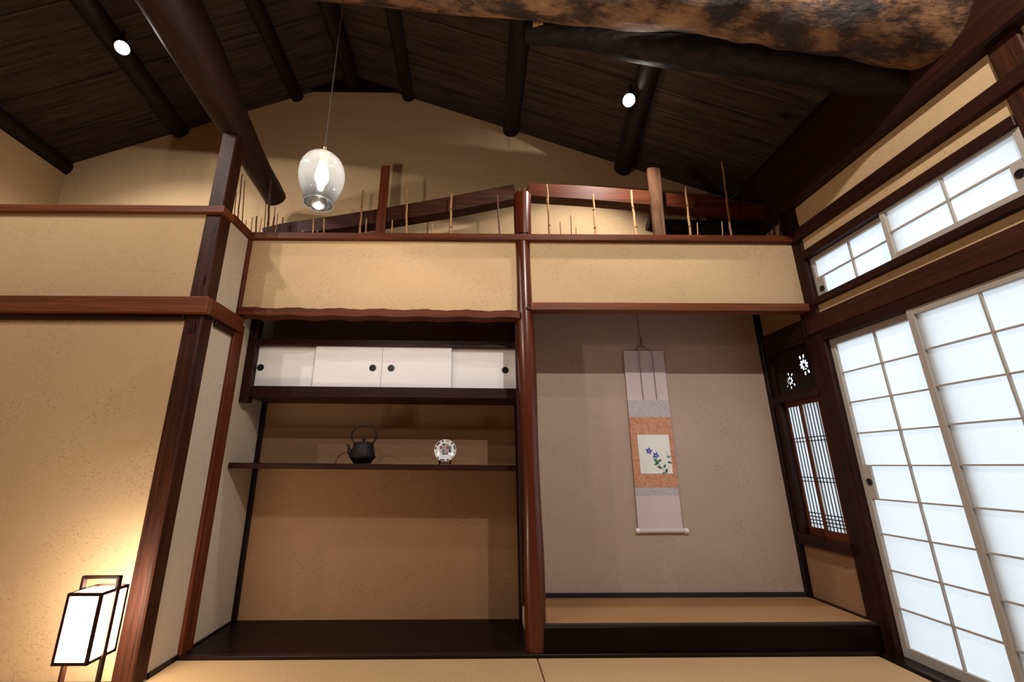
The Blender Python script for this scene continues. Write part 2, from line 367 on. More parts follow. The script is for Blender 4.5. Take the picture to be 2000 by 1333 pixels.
# ================================================================== walls
def prism_wall(name, y0, y1, **kw):
    prof = [(-4.1, -0.1), (2.1, -0.1), (2.1, roof_r(2.1)), (-1.515, 4.541), (-4.1, roof_l(-4.1))]
    return mk(name, poly([(x, y0, z) for x, z in prof], y1 - y0), 'plaster', **kw)
prism_wall('wall_back', YD, 0.62, kind='structure', label='straw-flecked tan plaster gable wall behind the alcoves, rising to the roof', cat='wall')
prism_wall('wall_rear', -4.7, -4.6, kind='structure', label='plain tan plaster wall of the room behind the viewer', cat='wall')
mk('wall_far_left', box(-4.05, -3.95, -4.65, 0.55, -0.1, 3.62), 'plaster', kind='structure', label='tan plaster side wall seen at the upper left edge', cat='wall')
mk('wall_left', box(-3.96, -2.02, -0.343, -0.27, -0.03, 2.50), 'plaster', kind='structure', label='broad straw-flecked tan plaster wall behind the paper floor lantern', cat='wall')
mk('wall_left_side', box(-2.0, -1.934, -0.26, 0.53, -0.03, 2.515), 'plaster_white', kind='structure', label='narrow pale plaster return wall beside the big corner post', cat='wall')
mk('wall_upper_left', box(-1.93, -0.02, 0.004, 0.045, 1.99, 2.52), 'plaster', kind='structure', label='tan plaster band above the wavy-edged lintel', cat='wall')
mk('wall_upper_right', box(0.02, 1.95, 0.004, 0.045, 2.03, 2.52), 'plaster', kind='structure', label='tan plaster band above the straight lintel over the scroll alcove', cat='wall')
mk('wall_partition', box(-0.026, 0.026, 0.03, 0.53, -0.03, 2.4), 'plaster_white', kind='structure', label='thin pale plaster partition between the two alcoves', cat='wall')
mk('wall_alcove_left', box(-1.934, -0.026, 0.522, 0.53, -0.02, 2.36), 'plaster_shade', kind='structure', label='plaster back wall of the shelf alcove, its shade put into the brown colour', cat='wall')
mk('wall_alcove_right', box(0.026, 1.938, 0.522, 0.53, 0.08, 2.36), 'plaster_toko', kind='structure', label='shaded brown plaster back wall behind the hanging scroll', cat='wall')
mk('ceiling_alcove', box(-1.95, 1.96, 0.03, 0.55, 2.36, 2.40), 'dark_x', kind='structure', label='hidden board ceiling over both alcoves', cat='ceiling')
wr = empty('wall_right', (XR, -1.0, 0), kind='structure', label='right side wall of plaster panels framed by dark rails around the shoji', cat='wall')
for y0, y1, z0, z1 in ((-1.30, 0.0, 2.56, 2.76), (-1.30, 0.0, 2.39, 2.52), (-1.30, 0.0, 1.94, 2.03), (0.05, 0.55, -0.05, 0.475), (0.05, 0.55, 1.93, 2.40), (-4.65, -1.36, 1.94, 2.76), (-4.65, -2.62, -0.05, 1.95)):
    mk('plaster_panel', box(1.938, 2.02, y0, y1, z0, z1), 'plaster_shade' if y0 == 0.05 else 'plaster', wr)  # panels inside the alcove get the plaster with shade in its colour
mk('upper_board', box(1.90, 2.02, -4.65, 0.56, 3.19, 3.3), 'black_y', wr)
# attic gable side of the right wall behind the post line
mk('plaster_panel', box(1.96, 2.02, 0.0, 0.55, 2.40, 2.97), 'plaster', wr)

# ================================================================== roof boards
ce = empty('ceiling', (-1.515, -1.0, 4.541), kind='structure', label='sloping board ceiling of the open roof, smoked nearly black', cat='ceiling')
def slope_sheet(sign, y0, y1, x_end, off, th):
    f = roof_l if sign < 0 else roof_r
    pts = [(-1.515, y0, 4.541 + off), (x_end, y0, f(x_end) + off), (x_end, y0, f(x_end) + off + th), (-1.515, y0, 4.541 + off + th)]
    return poly(pts, y1 - y0)
mk('roof_sheet', slope_sheet(-1, -4.7, 0.62, -4.15, 0.03, 0.03), 'roofboard', ce)
mk('roof_sheet', slope_sheet(1, -4.7, 0.62, 2.15, 0.03, 0.03), 'roofboard', ce)
y = 0.53
k = 0
while y > -4.6:
    wdt = 0.155 + 0.03 * rnd.random()
    if y < -1.5: wdt = 0.6
    for sg, xe in ((-1, -4.1), (1, 2.05)):
        dz = rnd.uniform(0, 0.006)
        mk('roof_board', slope_sheet(sg, y - wdt + 0.004, y, xe, dz, 0.022), 'roofboard', ce, loc=(-1.515, y - wdt / 2, 4.541))
    y -= wdt; k += 1

# ================================================================== purlins, ridge, collar
def purlin(a, b, r, label, group='round purlins under the roof boards'):
    pts = [Vector(a).lerp(Vector(b), t / 9) for t in range(10)]
    rs = [r * (1 + 0.06 * math.sin(t * 1.3 + a[0])) for t in range(10)]
    return mk('purlin', tube(pts, rs, 14, wob=0.03, seed=int(a[0] * 10)), 'log_dark', loc=a, smooth=True, label=label, cat='beam', group=group)
purlin((-4.0, 0.55, 3.52), (-3.80, -4.5, 3.54), 0.09, 'black round purlin in the corner above the far left wall')
purlin((-3.05, 0.55, 3.925), (-2.55, -4.5, 4.02), 0.080, 'black round purlin crossing behind the left ceiling spotlight')
purlin((-2.03, 0.55, 4.325), (-1.93, -4.5, 4.35), 0.062, 'black round purlin just left of the ridge, ending on the gable wall')
purlin((-0.985, 0.55, 4.34), (-0.93, -4.5, 4.32), 0.062, 'black round purlin just right of the ridge, ending on the gable wall')
purlin((-0.02, 0.55, 3.965), (-0.08, -4.5, 3.98), 0.075, 'dark brown round purlin above the centre pillar')
purlin((0.985, 0.55, 3.56), (0.30, -4.5, 3.80), 0.076, 'dark round purlin beside the right ceiling spotlight')
mk('ridge_beam', tube([(-1.515, 0.55, 4.47), (-1.50, -1.5, 4.46), (-1.47, -4.5, 4.46)], 0.07, 12, wob=0.03), 'log_dark', loc=(-1.515, 0.55, 4.47), smooth=True, label='dark round ridge beam at the peak of the roof', cat='beam')
mk('collar_board', poly([(-1.99, 0.49, 4.385), (-1.03, 0.49, 4.385), (-1.03, 0.49, 4.36 + 0.0), (-1.99, 0.49, 4.36)][:2] + [(-1.06, 0.49, 4.41), (-1.515, 0.49, 4.56), (-1.96, 0.49, 4.41)], 0.035), 'black_x', loc=(-1.5, 0.51, 4.385), label='dark triangular board across the gable tip under the ridge', cat='board')

# ================================================================== logs
L1 = [(-3.95, -0.98, 3.98, 0.15), (-2.2, -0.98, 3.83, 0.16), (-1.2, -0.985, 3.69, 0.165), (-0.14, -1.08, 3.485, 0.18), (0.35, -1.12, 3.395, 0.19), (0.80, -1.155, 3.315, 0.20), (1.09, -1.16, 3.28, 0.205), (1.27, -1.155, 3.225, 0.195), (1.5, -1.17, 3.13, 0.185), (1.75, -1.18, 3.065, 0.178), (2.02, -1.19, 2.985, 0.17)]
rows = interp(L1, 54)
mk('log_beam', tube([r[:3] for r in rows], [r[3] for r in rows], 28, wob=0.07, seed=3), 'log_bark', loc=(0.8, -1.15, 3.3), smooth=True, label='huge crooked hewn log with patchy orange bark across the top of the room', cat='beam')
L2 = [(0.02, -0.45, 3.915, 0.075), (0.35, -0.52, 3.79, 0.078), (0.81, -0.65, 3.512, 0.088), (1.22, -0.77, 3.325, 0.095), (1.62, -0.88, 3.09, 0.085), (1.92, -0.98, 2.89, 0.07)]
rows = interp(L2, 34)
lb = empty('climbing_beam', (0.81, -0.65, 3.51), label='thinner charred log slanting up under the huge log to the roof', cat='beam')
mk('log', tube([r[:3] for r in rows], [r[3] for r in rows], 18, wob=0.06, seed=9), 'log_char', lb, smooth=True)
mk('tenon', box(0.045, 0.115, -0.545, -0.50, 3.86, 3.895, 0.004), 'bamboo_pale', lb, label='pale cut tenon block')
for x in (0.26, 0.36):
    mk('iron_nail', tube([(x, -0.53, 3.72), (x + 0.002, -0.53, 3.655)], [0.004, 0.002], 6), 'black', lb)
B1 = [(-1.965, 0.30, 3.065, 0.085), (-1.975, 0.0, 3.13, 0.092), (-1.98, -0.3, 3.205, 0.105), (-1.985, -0.9, 3.36, 0.152), (-1.99, -1.6, 3.52, 0.18), (-1.99, -2.6, 3.66, 0.19), (-1.99, -4.55, 3.75, 0.19)]
rows = interp(B1, 40)
mk('tie_beam', tube([r[:3] for r in rows], [r[3] for r in rows], 12, wob=0.035, seed=21), 'log_brown', loc=(-1.98, -0.3, 3.1), smooth=True, label='big tapering log beam resting on the corner post, its end in mid-air', cat='beam')
# rails of the right wall: the wall plate on top
mk('wall_plate', box(1.865, 2.03, -4.6, 0.56, 2.745, 3.19, 0.012), 'dark_y', loc=(1.95, -1, 2.745), label='massive dark squared beam along the top of the right wall', cat='beam')

# ================================================================== posts
cp = empty('corner_post', (-1.98, -0.296, -0.01), label='big square worn corner post between the left wall and the shelf alcove', cat='post')
mk('shaft', box(-2.03, -1.93, -0.35, -0.245, -0.012, 3.13, 0.007), 'old_z', cp)
for z in (2.37, 2.02, 1.72):
    mk('mortise_slot', box(-1.962, -1.952, -0.352, -0.346, z, z + 0.055), 'black_z', cp)
mk('peg_plate', box(-1.995, -1.975, -0.353, -0.349, 1.715, 1.775), 'dark_z', cp)
mk('alcove_post', box(-1.965, -1.915, -0.028, 0.082, -0.012, 1.90, 0.005), 'red_z', loc=(-1.94, 0.03, 0), label='slim reddish post at the front left edge of the shelf alcove', cat='post')
mk('upper_alcove_post', box(-1.955, -1.915, -0.024, 0.03, 1.93, 2.515, 0.003), 'red_z', loc=(-1.935, 0, 1.93), label='slim post between the pale return panel and the band above the wavy lintel', cat='post')
pil = empty('centre_pillar', (0, 0, 0), label='polished reddish round pillar between the two alcoves', cat='pillar')
pts = [(0.003 - 0.006 * (z / 2.5) ** 1 + 0.004 * math.sin(z * 2.1), 0.032, z) for z in [2.53 * i / 24 - 0.012 for i in range(25)]]
mk('shaft', tube(pts, [0.057 + 0.004 * math.sin(i * 0.5) + 0.004 * i / 24 for i in range(25)], 28, wob=0.02, seed=5), 'pillar', pil, smooth=True)
mk('knot', lathe([(0.0, 0.006), (0.010, 0.005), (0.016, 0.001), (0.019, -0.004)], (0.014, -0.026, 2.0), 14, axis=(0.1, -1, 0.1)), 'old_z', pil, smooth=True)
st = empty('pillar_stub', (0.002, 0.03, 2.56), label='reddish round pillar stub standing on the rail above the centre pillar', cat='pillar')
mk('shaft', tube([(0.0, 0.03, 2.575), (0.001, 0.03, 2.74), (0.004, 0.03, 2.915)], [0.062, 0.063, 0.064], 26, wob=0.015, seed=6), 'pillar', st, smooth=True)
mk('stub_shade', tube([(0.0, 0.03, 2.555), (0.0, 0.03, 2.58)], 0.055, 20), 'black', st)  # black disc standing in for the shadow under the stub
for i, (x, z) in enumerate(((-0.012, 2.975), (0.0, 2.96), (0.02, 2.985), (0.034, 2.955))):
    mk('splinter', tube([(x, 0.02, 2.91), (x + 0.004 * (i - 1), 0.02, z)], [0.004, 0.001], 5), 'bamboo', st)
mk('alcove_corner_post', box(-1.935, -1.905, 0.495, 0.53, -0.01, 1.45, 0.002), 'black_z', loc=(-1.92, 0.51, 0), label='thin black post in the back left corner of the shelf alcove', cat='post')
mk('partition_post', box(-0.045, 0.0, 0.47, 0.53, -0.01, 2.36, 0.002), 'black_z', loc=(-0.03, 0.5, 0), label='thin dark post in the back right corner of the shelf alcove', cat='post')
mk('partition_edge', box(-0.072, -0.035, 0.02, 0.075, 0.22, 1.95, 0.004), 'dark_z', loc=(-0.06, 0.05, 0.2), label='dark edge strip hugging the left side of the centre pillar', cat='post')
mk('right_alcove_post', box(1.925, 2.03, -0.085, 0.072, -0.02, 2.76, 0.006), 'dark_z', loc=(1.98, 0, 0), label='dark square post between the scroll alcove and the tall shoji', cat='post')
mk('toko_corner_post', box(1.905, 1.96, 0.485, 0.53, 0.10, 2.36, 0.003), 'black_z', loc=(1.93, 0.51, 0.1), label='black post in the back right corner of the scroll alcove', cat='post')
mk('wall_post', box(1.918, 2.03, -1.395, -1.285, -0.02, 2.76, 0.005), 'old_z', loc=(1.97, -1.34, 0), label='reddish square post at the right edge of the picture, above the transom', cat='post')

# ================================================================== rails, caps, lintels
mk('trim_1', box(-3.95, -1.905, -0.375, -0.26, 2.497, 2.545, 0.003), 'mid_x', kind='structure', label='reddish cap rail along the top of the left wall', cat='trim')
mk('trim_2', box(-1.99, -1.905, -0.262, -0.03, 2.509, 2.557, 0.003), 'red_y', kind='structure', label='short cap rail running from the corner post back to the alcove front', cat='trim')
mk('trim_3', box(-1.95, 1.945, -0.032, 0.06, 2.513, 2.562, 0.003), 'red_x', kind='structure', label='long reddish rail over both alcoves, carrying the bamboo sticks', cat='trim')
nl = empty('nageshi_rail', (-2.5, -0.36, 1.83), label='broad reddish horizontal rail across the left wall, wrapping the corner post', cat='rail')
mk('front_board', box(-3.95, -1.889, -0.389, -0.3505, 1.83, 1.931, 0.004), 'mid_x', nl)
mk('side_board', box(-1.9145, -1.889, -0.3505, 0.012, 1.835, 1.931, 0.004), 'red_y', nl)
mk('under_strip', box(-3.95, -2.03, -0.362, -0.343, 1.795, 1.83, 0.002), 'dark_x', nl)
mk('side_strip', box(-1.93, -1.912, -0.24, -0.03, 1.797, 1.835, 0.002), 'dark_y', nl)
# wavy adze-cut lintel
bm = bmesh.new(); n = 66; ring = []
for i in range(n + 1):
    x = -1.915 + (1.915 - 0.045) * i / n
    zt = 2.0 - (i / n) * 0.017 + 0.004 * math.sin(i * 0.62) + 0.002 * math.sin(i * 1.9)
    zb = 1.94 - (i / n) * 0.012 + 0.005 * math.sin(i * 0.62 + 0.6)
    yf = -0.030 - 0.004 * abs(math.sin(i * 0.31))
    ring.append([bm.verts.new(p) for p in ((x, yf, zb + 0.004), (x, yf, zt - 0.003), (x, 0.055, zt), (x, 0.055, zb))])
for a, b in zip(ring, ring[1:]):
    for q in range(4): bm.faces.new((a[q], a[(q + 1) % 4], b[(q + 1) % 4], b[q]))
bm.faces.new(ring[0]); bm.faces.new(ring[-1][::-1])
mk('wavy_lintel', bm, 'red_x', loc=(-1, 0, 1.94), smooth=True, label='dark adze-cut lintel with a wavy edge over the shelf alcove', cat='lintel')
mk('alcove_lintel', box(0.03, 1.955, -0.028, 0.055, 1.990, 2.045, 0.003), 'mid_x', loc=(1, 0, 1.99), label='straight reddish lintel over the scroll alcove', cat='lintel')
mk('trim_4', box(1.90, 1.99, -4.6, -0.055, 2.497, 2.575, 0.004), 'dark_y', kind='structure', label='dark rail between the two plaster bands of the right wall', cat='trim')
mk('trim_5', box(1.905, 1.99, -1.29, -0.08, 2.345, 2.40, 0.003), 'dark_y', kind='structure', label='dark grooved head rail above the small transom shoji', cat='trim')
mk('trim_6', box(1.905, 1.99, -1.29, -0.08, 2.008, 2.052, 0.003), 'dark_y', kind='structure', label='dark sill rail under the small transom shoji', cat='trim')
mk('trim_7', box(1.912, 1.99, -4.6, 0.03, 1.832, 1.95, 0.004), 'old_y', kind='structure', label='broad dark rail along the right wall above the tall shoji', cat='trim')
mk('trim_8', box(1.915, 2.0, -2.62, -0.085, 1.768, 1.832, 0.003), 'dark_y', kind='structure', label='dark grooved head rail of the tall shoji', cat='trim')
mk('trim_9', box(1.865, 2.02, -2.62, -0.036, -0.03, 0.004, 0.002), 'black_y', kind='structure', label='black threshold under the tall shoji', cat='trim')
mk('trim_10', box(-1.93, 1.87, -0.036, 0.0, -0.04, 0.004, 0.002), 'black_x', kind='structure', label='thin black floor strip along the front of both alcoves', cat='trim')
mk('trim_11', box(1.92, 2.0, 0.05, 0.50, 1.826, 1.956, 0.003), 'dark_y', kind='structure', label='dark rail over the carved panel inside the scroll alcove', cat='trim')
mk('baseboard_left', box(-3.95, -2.03, -0.353, -0.343, -0.012, 0.02), 'dark_x', kind='structure', label='thin dark strip at the foot of the left wall', cat='trim')
mk('baseboard_side', box(-1.936, -1.922, -0.245, 0.50, -0.012, 0.012), 'black_y', kind='structure', label='thin black strip at the foot of the pale return wall', cat='trim')
mk('baseboard_alcove', box(1.918, 1.94, 0.07, 0.49, 0.125, 0.14), 'black_y', kind='structure', label='thin black strip at the foot of the side panel in the scroll alcove', cat='trim')

mk('baseboard_back', box(0.03, 1.91, 0.508, 0.523, 0.131, 0.157, 0.001), 'heri', kind='structure', label='thin black strip at the foot of the wall behind the scroll', cat='trim')

# ================================================================== alcove floors
mk('alcove_board', box(-1.93, -0.03, 0.0, 0.53, -0.05, 0.004, 0.003), 'lacquer', loc=(-1, 0.25, 0), label='black lacquered floor board of the shelf alcove', cat='board')
mk('alcove_sill', box(0.035, 1.935, -0.012, 0.10, 0.0, 0.126, 0.006), 'lacquer', loc=(1, 0, 0), label='thick black lacquered front sill of the raised scroll alcove', cat='sill')
tm = empty('alcove_mat', (1, 0.25, 0.08), label='tatami mat on the raised floor of the scroll alcove', cat='mat')
mk('rush_surface', box(0.03, 1.93, 0.0, 0.526, 0.075, 0.131, 0.002), 'tatami_brown', tm)
mk('border', box(0.03, 1.93, -0.006, 0.022, 0.12, 0.1345, 0.001), 'heri', tm)
mk('border', box(0.03, 1.93, 0.500, 0.527, 0.12, 0.1345, 0.001), 'heri', tm)

# ================================================================== cabinet, hanging post, shelf
t = 0.010
mk('hanging_post', box(-1.932, -1.872, 0.172, 0.235, 1.395, 1.985, 0.003), 'dark_z', loc=(-1.90, 0.2, 1.4), label='dark short post hanging down beside the white cabinet, cut off below it', cat='post')
cb = empty('wall_cabinet', (-0.97, 0.36, 1.44), label='wall cabinet with four white sliding doors under the wavy lintel', cat='cabinet')
TL = -0.0085
mk('top_rail', box(-1.875, -0.045, 0.185, 0.25, 1.798, 1.845, 0.002, tilt=TL), 'dark_x', cb)
mk('top_board', box(-1.928, -0.03, 0.25, 0.527, 1.80, 1.82), 'dark_x', cb)
mk('bottom_board', box(-1.90, -0.03, 0.178, 0.527, 1.437, 1.508, 0.003, tilt=TL), 'dark_x', cb)
for x0, x1, yy, px in ((-1.905, -1.44, 0.226, -1.845), (-1.462, -0.995, 0.200, -1.055), (-0.993, -0.508, 0.200, -0.927), (-0.53, -0.055, 0.226, -0.13)):
    d = mk('door', box(x0, x1, yy, yy + 0.018, 1.505 + (x0 + 1.9) * TL, 1.80 + (x0 + 1.9) * TL, 0.002, tilt=TL), 'door_paper', cb, loc=((x0 + x1) / 2, yy, 1.5))
    zc = 1.638 + (px + 1.0) * TL
    mk('finger_pull', lathe([(0.0, 0.001), (0.017, 0.001), (0.0185, 0.0035), (0.023, 0.003), (0.024, 0.0)], (px, yy - 0.0005, zc), 24, axis=(0, -1, 0)), 'black', d, smooth=True)
mk('shelf', box(-1.93, -0.03, 0.168, 0.527, 0.968, 1.004, 0.003, tilt=-0.0098), 'dark_x', loc=(-1, 0.3, 0.97), label='dark single shelf board under the cabinet, carrying the kettle and plate', cat='shelf')
SH = lambda x: 1.004 - (x + 1.93) * 0.0098

# ================================================================== kettle
kx, ky = -1.105, 0.30; kz = SH(kx) + 0.0008
ke = empty('tea_kettle', (kx, ky, kz), label='black cast-iron tea kettle with arched handle on the shelf', cat='kettle')
mk('body', lathe([(0, 0), (0.052, 0.0), (0.058, 0.004), (0.076, 0.030), (0.0885, 0.042), (0.0895, 0.047), (0.082, 0.052), (0.080, 0.070), (0.075, 0.092), (0.066, 0.112), (0.063, 0.116), (0.0635, 0.132), (0.060, 0.135), (0.052, 0.133)], (kx, ky, kz), 40), 'iron', ke, smooth=True)
li = mk('lid', lathe([(0.053, 0.132), (0.050, 0.140), (0.030, 0.146), (0.008, 0.147), (0, 0.147)], (kx, ky, kz), 32), 'iron', ke, smooth=True)
mk('knob', lathe([(0.006, 0.146), (0.009, 0.152), (0.0115, 0.165), (0.009, 0.178), (0.004, 0.186), (0, 0.187)], (kx, ky, kz), 16), 'iron', li, smooth=True)
hp = []
for a_, r_ in ((-62, .068), (-50, .078), (-35, .086), (-10, .090), (15, .090), (40, .088), (65, .086), (90, .085), (115, .086), (140, .088), (165, .090), (190, .090), (215, .086), (230, .078), (242, .068)):
    an = math.radians(a_); hp.append((kx + r_ * math.cos(an) * 0.98, ky, kz + 0.187 + r_ * math.sin(an) * (0.82 if a_ > 0 and a_ < 180 else 0.9)))
mk('handle', tube(hp, 0.0060, 10), 'iron', ke, smooth=True)
for s_ in (-1, 1):
    mk('handle_lug', box(kx + s_ * 0.062 - 0.008, kx + s_ * 0.062 + 0.008, ky - 0.006, ky + 0.006, kz + 0.105, kz + 0.135, 0.002), 'iron', ke)
mk('spout', tube([(kx - 0.062, ky, kz + 0.052), (kx - 0.085, ky, kz + 0.070), (kx - 0.096, ky, kz + 0.098), (kx - 0.102, ky, kz + 0.120), (kx - 0.115, ky, kz + 0.126)], [0.021, 0.017, 0.0115, 0.009, 0.006], 14), 'iron', ke, smooth=True)

# ================================================================== plate and its stand
px, py = -0.545, 0.315; pz = SH(px)
ax = Vector((0.0, -1.0, 0.24)).normalized(); pc = Vector((px, py - 0.005, pz + 0.092))
uu = Vector((1, 0, 0)); vv = ax.cross(uu) * -1
if vv.z < 0: vv = -vv
pl = empty('painted_plate', (px, py, pz + 0.02), label='small round white porcelain plate with a painted pattern, propped on the shelf', cat='plate')
mk('dish', lathe([(0.0, 0.0), (0.030, 0.0), (0.050, 0.003), (0.066, 0.010), (0.0745, 0.014), (0.0755, 0.013), (0.074, 0.011), (0.050, -0.003), (0.028, -0.007), (0, -0.007)], pc, 44, axis=ax), 'porcelain', pl, smooth=True)
def on_plate(pts, mat, name='painted_patch', h=0.0012):
    off = lambda r: 0.0012 if r < 0.034 else 0.0012 + 0.0145 * max(0, (r - 0.030)) / 0.0445
    bm = bmesh.new(); vs = []
    for a_, b_ in pts:
        r = math.hypot(a_, b_); vs.append(bm.verts.new(pc + uu * a_ + vv * b_ + ax * (off(r) + 0.0006)))
    bm.faces.new(vs); mk(name, bm, mat, pl)
for k_ in range(12):
    a0 = 2 * math.pi * k_ / 12 + 0.3; w_ = (0.22, 0.12, 0.17, 0.1)[k_ % 4]
    on_plate([((0.063 + 0.0085 * e) * math.cos(a0 + s_ * w_), (0.063 + 0.0085 * e) * math.sin(a0 + s_ * w_)) for e, s_ in ((0, -1), (0, 0), (0, 1), (1, 1), (1, 0), (1, -1))], ('ink_black', 'ink_black', 'gilt', 'ink_green')[k_ % 4])
cells = [(-1, 1, 'ink_grey'), (0, 1, 'ink_red'), (-1, 0, 'ink_green'), (0, 0, 'ink_grey'), (-2, 1, 'ink_red'), (1, 1, 'ink_green'), (-2, 0, 'gilt'), (1, 0, 'ink_black'), (-1, 2, 'ink_green'), (0, 2, 'ink_grey'), (-1, -1, 'ink_green'), (0, -1, 'ink_red')]
for a_, b_, mm in cells:
    x0 = a_ * 0.0235 + 0.002; y0 = b_ * 0.0235 - 0.012; w_ = 0.0205
    if abs(a_ + 0.5) > 1 : w_ = 0.014; x0 += 0.008 if a_ < 0 else -0.001
    hgt = 0.0205 if b_ in (0, 1) else 0.013
    if b_ == -1: y0 += 0.0085
    on_plate([(x0, y0), (x0 + w_, y0), (x0 + w_, y0 + hgt), (x0, y0 + hgt)], mm)
    if mm in ('ink_red', 'ink_grey', 'ink_green') and b_ in (0, 1) and a_ in (-1, 0):
        cx_, cy_ = x0 + w_ / 2, y0 + hgt / 2
        on_plate([(cx_ + 0.004 * math.cos(q * math.pi / 3), cy_ + 0.004 * math.sin(q * math.pi / 3)) for q in range(6)], 'porcelain' if mm != 'ink_grey' else 'ink_black', h=0.002)
ps = empty('plate_stand', (px, py, pz), label='small dark wooden easel holding the painted plate on the shelf', cat='stand')
for s_ in (-1, 1):
    mk('side_frame', tube([(px + s_ * 0.036, py - 0.040, pz + 0.004), (px + s_ * 0.036, py + 0.02, pz + 0.004), (px + s_ * 0.034, py + 0.034, pz + 0.075)], 0.004, 8), 'dark_z', ps)
    mk('front_hook', tube([(px + s_ * 0.036, py - 0.034, pz + 0.004), (px + s_ * 0.038, py - 0.038, pz + 0.026)], 0.0042, 8), 'dark_z', ps)
mk('front_bar', tube([(px - 0.036, py - 0.030, pz + 0.010), (px + 0.036, py - 0.030, pz + 0.010)], 0.0035, 8), 'dark_x', ps)
mk('back_bar', tube([(px - 0.034, py + 0.030, pz + 0.05), (px + 0.034, py + 0.030, pz + 0.05)], 0.0035, 8), 'dark_x', ps)

# ================================================================== hanging scroll
yb = 0.512
sc = empty('hanging_scroll', (0.98, yb, 0.54), label='narrow hanging scroll with blue flower painting in orange brocade, on the alcove wall', cat='scroll')
def sx(z): return 0.978 + (z - 0.545) * (-0.0) - (1.846 - z) * 0.0125     # the sheet hangs slightly off plumb
HW = 0.1575
def band(name, z0, z1, mat, hw=HW, dy=0.0, curl=0.010, xc=None, th=0.0025):
    bm = bmesh.new(); rows_ = []
    nx, nz = 8, 4
    for j in range(nz + 1):
        z = z0 + (z1 - z0) * j / nz; c_ = xc if xc is not None else sx(z)
        row = []
        for i in range(nx + 1):
            u_ = -1 + 2 * i / nx
            row.append(bm.verts.new((c_ + u_ * hw, yb + dy - curl * max(0, abs(u_ * hw / HW) - 0.55) ** 2 * 3 * (1 if u_ < 0 else 0.5), z)))
        rows_.append(row)
    for a, b in zip(rows_, rows_[1:]):
        for i in range(nx): bm.faces.new((a[i], a[i + 1], b[i + 1], b[i]))
    r_ = bmesh.ops.extrude_face_region(bm, geom=bm.faces[:])
    for v_ in [g for g in r_['geom'] if isinstance(g, bmesh.types.BMVert)]: v_.co.y += th
    return mk(name, bm, mat, sc)
band('upper_silk', 1.463, 1.846, 'silk_lilac')
band('upper_border', 1.335, 1.463, 'silk_grey', dy=-0.0004)
band('brocade', 0.831, 1.335, 'silk_orange', dy=-0.0008)
band('lower_border', 0.776, 0.831, 'silk_grey', dy=-0.0004)
band('lower_silk', 0.55, 0.776, 'silk_lilac')
pcx = sx(1.065) + 0.012
pt = band('painting', 0.927, 1.204, 'art_paper', hw=0.117, dy=-0.003, curl=0.004, xc=pcx)
yp = yb - 0.0065
def star(cx_, cz_, r, rot, name, mat):
    p = []
    for k_ in range(10):
        a_ = rot + math.pi * k_ / 5; rr = r if k_ % 2 == 0 else r * 0.5
        p.append((cx_ + rr * math.cos(a_), yp, cz_ + rr * math.sin(a_)))
    mk(name, poly(p, 0.0008), mat, pt)
for cx_, cz_, rot in ((0.938, 1.088, 0.45), (0.986, 1.055, 0.15)):
    star(cx_, cz_, 0.027, rot + 0.9, 'painted_flower', 'petal')
    mk('painted_stamen', poly([(cx_ + 0.005 * math.cos(q), yp - 0.0008, cz_ + 0.005 * math.sin(q)) for q in [k_ * math.pi / 4 for k_ in range(8)]], 0.0006), 'leaf_pale', pt)
def leafp(cx_, cz_, l_, w_, an, mat):
    u_ = (math.cos(an), math.sin(an)); p = []
    for f_, g_ in ((-1, 0), (-0.5, 0.8), (0.1, 1), (0.6, 0.55), (1, 0), (0.5, -0.6), (0, -0.95), (-0.6, -0.7)):
        a_, b_ = f_ * l_, g_ * w_; p.append((cx_ + a_ * u_[0] - b_ * u_[1], yp, cz_ + a_ * u_[1] + b_ * u_[0]))
    mk('painted_leaf', poly(p, 0.0008), mat, pt)
for a_ in ((0.978, 1.022, 0.018, 0.008, 2.3, 'leaf'), (1.012, 1.018, 0.016, 0.007, 0.7, 'leaf'), (0.985, 0.998, 0.020, 0.009, 0.4, 'leaf'), (0.995, 1.010, 0.018, 0.007, 1.2, 'leaf'),
           (1.005, 0.972, 0.018, 0.009, -0.5, 'leaf_blue'), (1.042, 0.980, 0.016, 0.008, 0.9, 'leaf_blue'), (1.052, 0.948, 0.020, 0.009, 1.2, 'leaf'), (1.030, 0.933, 0.014, 0.004, 0.1, 'leaf_blue'),
           (1.082, 1.006, 0.017, 0.007, -0.35, 'leaf_blue'), (1.072, 1.046, 0.010, 0.004, -0.8, 'leaf_blue'), (1.087, 1.047, 0.010, 0.004, 1.1, 'leaf_blue'), (1.075, 1.062, 0.012, 0.006, 1.7, 'leaf_pale'), (1.068, 1.082, 0.006, 0.005, 0, 'leaf_pale'), (0.995, 1.082, 0.010, 0.008, 0.5, 'leaf_pale')):
    leafp(*a_)
mk('painted_stem', tube([(0.988, yp, 1.045), (0.993, yp, 1.01), (1.008, yp, 0.985), (1.03, yp, 0.955), (1.04, yp, 0.932)], 0.0014, 5), 'leaf_pale', pt)
for x0 in (0.936, 1.040):
    mk('ribbon', box(x0 - 0.002, x0 + 0.002, yb - 0.012, yb - 0.010, 1.465, 1.85), 'thread', sc)
mk('top_rod', tube([(0.978 - HW - 0.002, yb + 0.001, 1.848), (0.978 + HW + 0.002, yb + 0.001, 1.848)], 0.006, 10), 'silk_lilac', sc)
rx = sx(0.545) + 0.010
ro = mk('roller', tube([(rx - HW - 0.004, yb, 0.543), (rx + HW + 0.004, yb, 0.545)], 0.0155, 16), 'silk_lilac', sc, smooth=True)
for s_ in (-1, 1):
    mk('roller_end', lathe([(0, 0), (0.018, 0), (0.0185, 0.004), (0.0165, 0.022), (0.015, 0.026), (0, 0.026)], (rx + s_ * (HW + 0.002), yb, 0.544), 18, axis=(s_, 0, 0)), 'ivory', ro, smooth=True)
